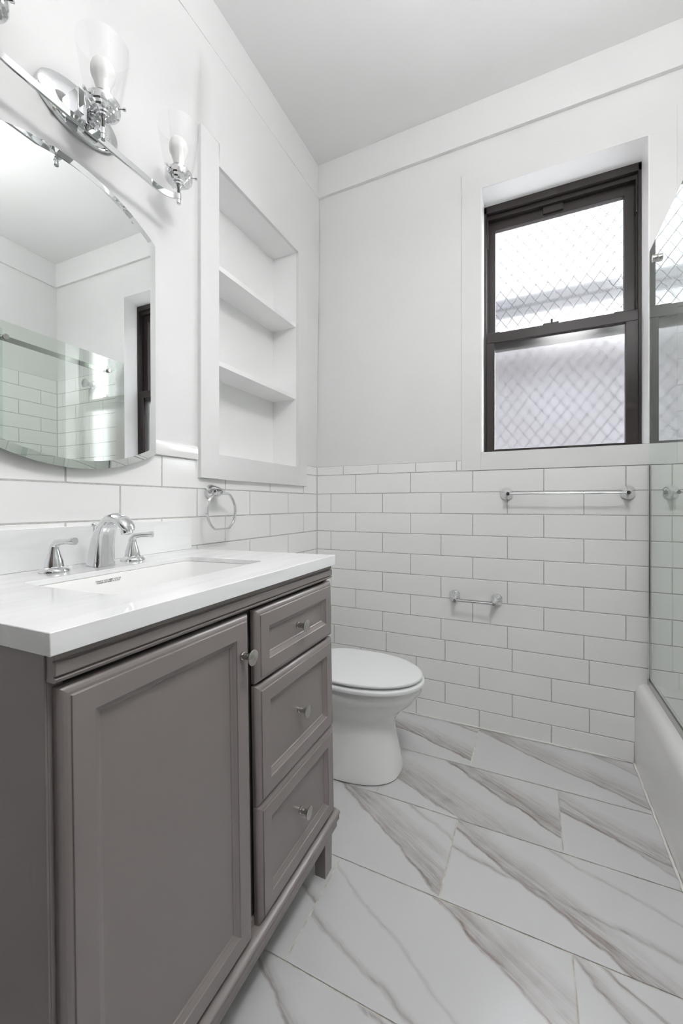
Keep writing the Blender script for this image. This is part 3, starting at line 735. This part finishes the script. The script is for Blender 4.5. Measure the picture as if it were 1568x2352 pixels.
# ------------------------------------------------------------------ towel bar and paper holder
def wall_bar(name, label, cat, x0, x1, z, yb_, fh, rod, drop):
    th = Thing(name, label, cat, ((x0+x1)/2, 0, z))
    for x, sgn in ((x0, 1), (x1, -1)):
        m = MB()
        def fl(y, s):
            out = []
            for k in range(48):
                a = 2*PI*k/48; out.append((x+max(-.88, min(.88, math.cos(a)))*fh*s, y, z+math.sin(a)*fh*s))
            return out
        def fl2(y, q, ox, oz): return [(x+(px_-x)*q+ox, y, z+(pz_-z)*q+oz) for px_, _, pz_ in fl(0, 1)]
        m.rings([fl(-.0003, 1), fl(-.0050, 1), fl2(-.0085, .93, sgn*.0005, 0), fl2(-.018, .66, sgn*.002, -drop*.2), fl2(-.030, .46, sgn*.004, -drop*.5), fl2(-.044, .34, sgn*.006, -drop*.85), fl2(yb_+.004, .28, sgn*.008, -drop), fl2(yb_-.0075, .25, sgn*.009, -drop)])
        th.part(m, 'post', M_CHROME, sharp=28)
    th.part(MB().tube([(x0-.002, yb_, z-drop), (x0+.012, yb_, z-drop), (x1-.012, yb_, z-drop), (x1+.002, yb_, z-drop)], rod, 20), 'rod', M_CHROME)
    return th
wall_bar('towel_bar', 'long chrome towel bar on the tiles under the window', 'towel bar', .9965, 1.4600, 1.1092, -.062, .0285, .0042, .002)
wall_bar('toilet_paper_holder', 'short empty chrome toilet paper holder on the back wall tiles', 'toilet paper holder', .7635, .9540, .6165, -.060, .0280, .0052, .010)

# ------------------------------------------------------------------ toilet
AX = -.470
def egg(xb, xf, hw, z, n=56, p=2.0, back=.55, yo=0):
    """egg plan: rounded front at xf, blunter back at xb"""
    xm = xb+(xf-xb)*.46; out = []
    for k in range(n):
        a = 2*PI*k/n; c, s_ = math.cos(a), math.sin(a)
        if c >= 0: x = xm+(xf-xm)*abs(c)**(2/p); y = hw*math.copysign(abs(s_)**(2/p), s_)
        else: x = xm-(xm-xb)*abs(c)**back; y = hw*math.copysign(abs(s_)**(.86), s_)
        out.append((x, AX+y+yo, z))
    return out
W = Thing('toilet', 'white two-piece toilet with closed lid between the vanity and back wall', 'toilet', (.42, AX, 0))
m = MB()
m.rings([egg(.105, .627, .146, 0.0, p=2.7), egg(.105, .628, .147, .004, p=2.7), egg(.10, .635, .1535, .0065, p=2.7), egg(.10, .635, .1535, .014, p=2.7), egg(.105, .626, .146, .05, p=2.6), egg(.11, .616, .136, .12, p=2.4), egg(.11, .607, .128, .165, p=2.3), egg(.11, .606, .126, .195, p=2.2),
         egg(.12, .616, .130, .222, p=2.1), egg(.13, .640, .141, .252, p=2.05), egg(.14, .676, .158, .280, p=2.0), egg(.15, .702, .171, .310, p=2.0), egg(.16, .714, .1740, .332, p=2.0), egg(.17, .715, .1735, .348, p=2.0), egg(.17, .706, .166, .3585, p=2.0)])
W.part(m, 'bowl', M_PORC, sharp=60)
m = MB(); m.rings([[(x, y, z) for x, y in rrect(.205, AX, .055, .120, .03)] for z in (.25, .3585)]); W.part(m, 'tank_shelf', M_PORC, sharp=50)
m = MB(); m.rings([[(x, y, z) for x, y in rrect(.100, AX, hx2, hy2, .03)] for z, hx2, hy2 in ((.3565, .080, .190), (.363, .084, .196), (.68, .092, .215), (.705, .092, .215))]); W.part(m, 'tank', M_PORC, sharp=50)
m = MB(); m.rings([[(x, y, z) for x, y in rrect(.101, AX, hx2, hy2, .03)] for z, hx2, hy2 in ((.706, .096, .222), (.712, .099, .226), (.736, .099, .226), (.742, .094, .221))]); W.part(m, 'tank_lid', M_PORC, sharp=50)
m = MB(); m.tube([(.193, AX+.15, .66), (.205, AX+.15, .66), (.212, AX+.15, .66)], [.010, .010, .006], 16); m.tube([(.208, AX+.15, .66), (.212, AX+.11, .658), (.212, AX+.07, .655)], [(.006, .005), (.007, .004), (.008, .004)], 14); W.part(m, 'flush_lever', M_CHROME)
m = MB()
s0 = [(0, .3605), (-.003, .3590), (.0, .3635), (0.001, .3695), (-.002, .3740), (-.007, .3758)]
outer = [egg(.235, .7250+i, .1820+i, z, p=2.0) for i, z in s0[0:1]+s0[2:]]
inner = [egg(.32, .620, .105, .3758, p=2.0), egg(.32, .620, .105, .3605, p=2.0)]
m.rings(outer+inner+[outer[0]], False, False)
W.part(m, 'seat', M_SEAT, sharp=60)
m = MB()
m.rings([egg(.230, .7100, .1700, .3845), egg(.230, .7172, .1763, .3852), egg(.230, .7180, .1770, .3895), egg(.230, .7168, .1760, .3932), egg(.235, .7105, .1705, .3950), egg(.25, .685, .1480, .3966), egg(.32, .600, .085, .3976), egg(.42, .48, .02, .3980)])
ld = W.part(m, 'lid', M_SEAT, sharp=60)
for (x, y) in ((.640, -.085), (.640, .085), (.40, -.150), (.40, .150)):
    sub(ld, MB().rings([[(x+a, AX+y+b, z) for a, b in rrect(0, 0, .016, .008, .003, 3)] for z in (.3750, .3860)]), 'bumper', M_SEAT)
for sy in (-.075, .075): W.part(MB().rings([[(x, y, z) for x, y in rrect(.236, AX+sy, .018, .016, .008)] for z in (.358, .390, .394)]), 'hinge', M_SEAT, sharp=50)
W.part(MB().lathe([(.012, 0.0), (.012, .006), (.010, .011), (.004, .014)], (.25, AX-.142, .012), 'Z', 20), 'bolt_cap', M_PORC)

# ------------------------------------------------------------------ bathtub
U = Thing('bathtub', 'white enamel bathtub with low apron behind the glass panel', 'bathtub', (1.89, -.78, 0))
m = MB(); TX1 = XR-.0005; TY0, TY1 = RETY+.0005, -.0008; RZ = .3290
def tr(xi, r, z, e=0.0, tx=0.0): # inner opening
    return [(x, y, z) for x, y in rrect(1.925+tx, -.78, .300-xi, .700-xi-e, r, 8)]
def to_(x0, z, r=.0005): return [(x, y, z) for x, y in rrect((x0+TX1)/2, (TY0+TY1)/2, (TX1-x0)/2, (TY1-TY0)/2, r, 8)]
m.rings([to_(1.4830, 0), to_(1.4830, .015), to_(1.4835, .16), to_(1.4845, .278), to_(1.4870, .297), to_(1.4930, .3130), to_(1.5030, .3235), to_(1.5150, .3280), to_(1.5300, RZ),
         tr(-.012, .14, RZ), tr(-.003, .14, .3270), tr(.004, .14, .3200), tr(.012, .14, .29), tr(.035, .15, .16, .03), tr(.060, .15, .085, .06), tr(.10, .12, .060, .08), tr(.18, .08, .055, .15)], False, True)
U.part(m, 'shell', M_TUB, sharp=70)
U.part(MB().lathe([(.0, .0575), (.018, .0578), (.024, .0570), (.026, .0552)], (1.92, -.35, 0), 'Z', 28, caps=False), 'drain', M_CHROME)

# ------------------------------------------------------------------ shower glass: fixed panel, header rail, sliding door
P_ = Thing('shower_screen', 'fixed clear green-tinted glass sheet standing on the tub rim at the window', 'shower screen', (1.5345, -.40, RZ))
GT = 2.0780
gp = P_.part(MB().box(1.5305, 1.5385, -.785, -.0045, .3440, GT), 'glass_pane', M_GLASS)
m = MB(); m.box(1.5260, 1.5300, -.800, -.0022, RZ-.0015, .3530); m.box(1.5390, 1.5430, -.800, -.0022, RZ-.0015, .3530); m.box(1.5300, 1.5390, -.800, -.0022, RZ-.0015, .3425)
P_.part(m, 'bottom_channel', M_NICKEL, bevel=.0005)
m = MB(); m.box(1.5275, 1.5303, -.0150, -.0020, .3530, T0-.002); m.box(1.5387, 1.5415, -.0150, -.0020, .3530, T0-.002)
P_.part(m, 'wall_channel', M_CHROME, bevel=.0005)
P_.part(MB().box(1.5302, 1.5388, -.0046, -.0020, .3440, T0-.004), 'gasket', M_BLACK)
Q = Thing('shower_rail', 'flat chrome header rail bolted across the shower glass', 'rail', (1.520, -.75, 1.995))
Q.part(MB().box(1.5530, 1.5610, -1.555, -.145, 1.9760, 2.0060), 'bar', mat('brushed steel', (.42, .42, .40), .14, 1.0), bevel=.001)
def bolt(y, nm='bolt'):
    Q.part(MB().lathe([(.012, 1.5387), (.012, 1.5530)], (0, y, 1.991), 'X', 24), 'spacer', M_CHROME)
    Q.part(MB().lathe([(.008, 1.5140), (.0130, 1.5150), (.0138, 1.5170), (.0138, 1.5270), (.0128, 1.5303)], (0, y, 1.991), 'X', 28), nm, M_NICKEL, sharp=35)
bolt(-.125); bolt(-.740)
Q.part(MB().box(1.5500, 1.5640, -.161, -.141, 1.9740, 2.0080), 'stop', M_CHROME, bevel=.001)
Z_ = Thing('shower_door', 'clear green-tinted sliding glass shower door hanging behind the fixed panel', 'shower door', (1.577, -1.15, .35))
Z_.part(MB().box(1.5730, 1.5810, -1.545, -.730, .3480, 2.0500), 'glass_pane', M_GLASS)
for y in (-.86, -1.40):
    Z_.part(MB().lathe([(.008, 1.5625), (.024, 1.5635), (.026, 1.5660), (.026, 1.5700), (.022, 1.5727), (.008, 1.5729)], (0, y, 2.0335), 'X', 32), 'roller', M_NICKEL, sharp=35)
tag(MB().lathe([(.030, 0), (.032, -.004), (.026, -.012), (.016, -.016), (.014, -.050), (.030, -.062), (.032, -.070), (.020, -.074)], (1.86, -.0002, 1.965), 'Y', 36).build('shower_arm_flange', M_CHROME, sharp=35),
    'round chrome fitting on the tiles seen through the shower glass', 'shower fitting')

# added bowl uplight, unseen above the frame: fill light for the room
GX, GY, GZ, GR = 1.36, -1.48, 2.50, .20
H_ = Thing('fill_uplight', 'added unseen bowl uplight that fills the room with light off the ceiling', 'fill light', (GX, GY, CE))
def glow(nm, k):
    me_ = bpy.data.materials.new(nm); me_.use_nodes = True
    b_ = me_.node_tree.nodes['Principled BSDF']; b_.inputs['Emission Color'].default_value = (1, .99, .985, 1); b_.inputs['Emission Strength'].default_value = k; return me_
H_.part(MB().lathe([(.004, CE), (.062, CE), (.062, CE-.012), (.045, CE-.026), (.007, CE-.030), (.007, GZ-.03)], (GX, GY, 0), 'Z', 36), 'stem', M_NICKEL, sharp=35)
H_.part(MB().lathe([(GR*math.sin(PI/2*k/12)+.0005, GZ-.085*math.cos(PI/2*k/12)) for k in range(13)]+[(GR-.004, GZ), (.14, GZ-.045), (.006, GZ-.070)], (GX, GY, 0), 'Z', 48), 'bowl', glow('glowing fill bowl', FILL_GLOW*.62))
H_.part(MB().lathe([(.006, GZ-.034), (.150, GZ-.026), (.150, GZ-.022), (.006, GZ-.030)], (GX, GY, 0), 'Z', 40), 'fill_disc', glow('glowing fill disc', FILL_GLOW))
dr_ = tag(empty('bounce_cut_door', (.82, YR, 0)), 'unseen dark panelled door added behind the viewer to cut bounce light', None, None, 'structure')
dm = MB(); dm.box(.05, 1.30, YR-.06, YR-.02, 0, 2.10)  # added dark leaf, soaks up low bounce light behind the camera
for zz in ((.25, .95), (1.10, 1.95)):
    for xx in ((.17, .62), (.73, 1.18)): dm.box(*xx, YR-.02, YR-.012, *zz)
o = dm.build('leaf', mat('light-absorbing dark wood', (.045, .032, .026), .4), bevel=.003); o.parent = dr_; o.matrix_parent_inverse = Matrix.Translation(-Vector(dr_.location))
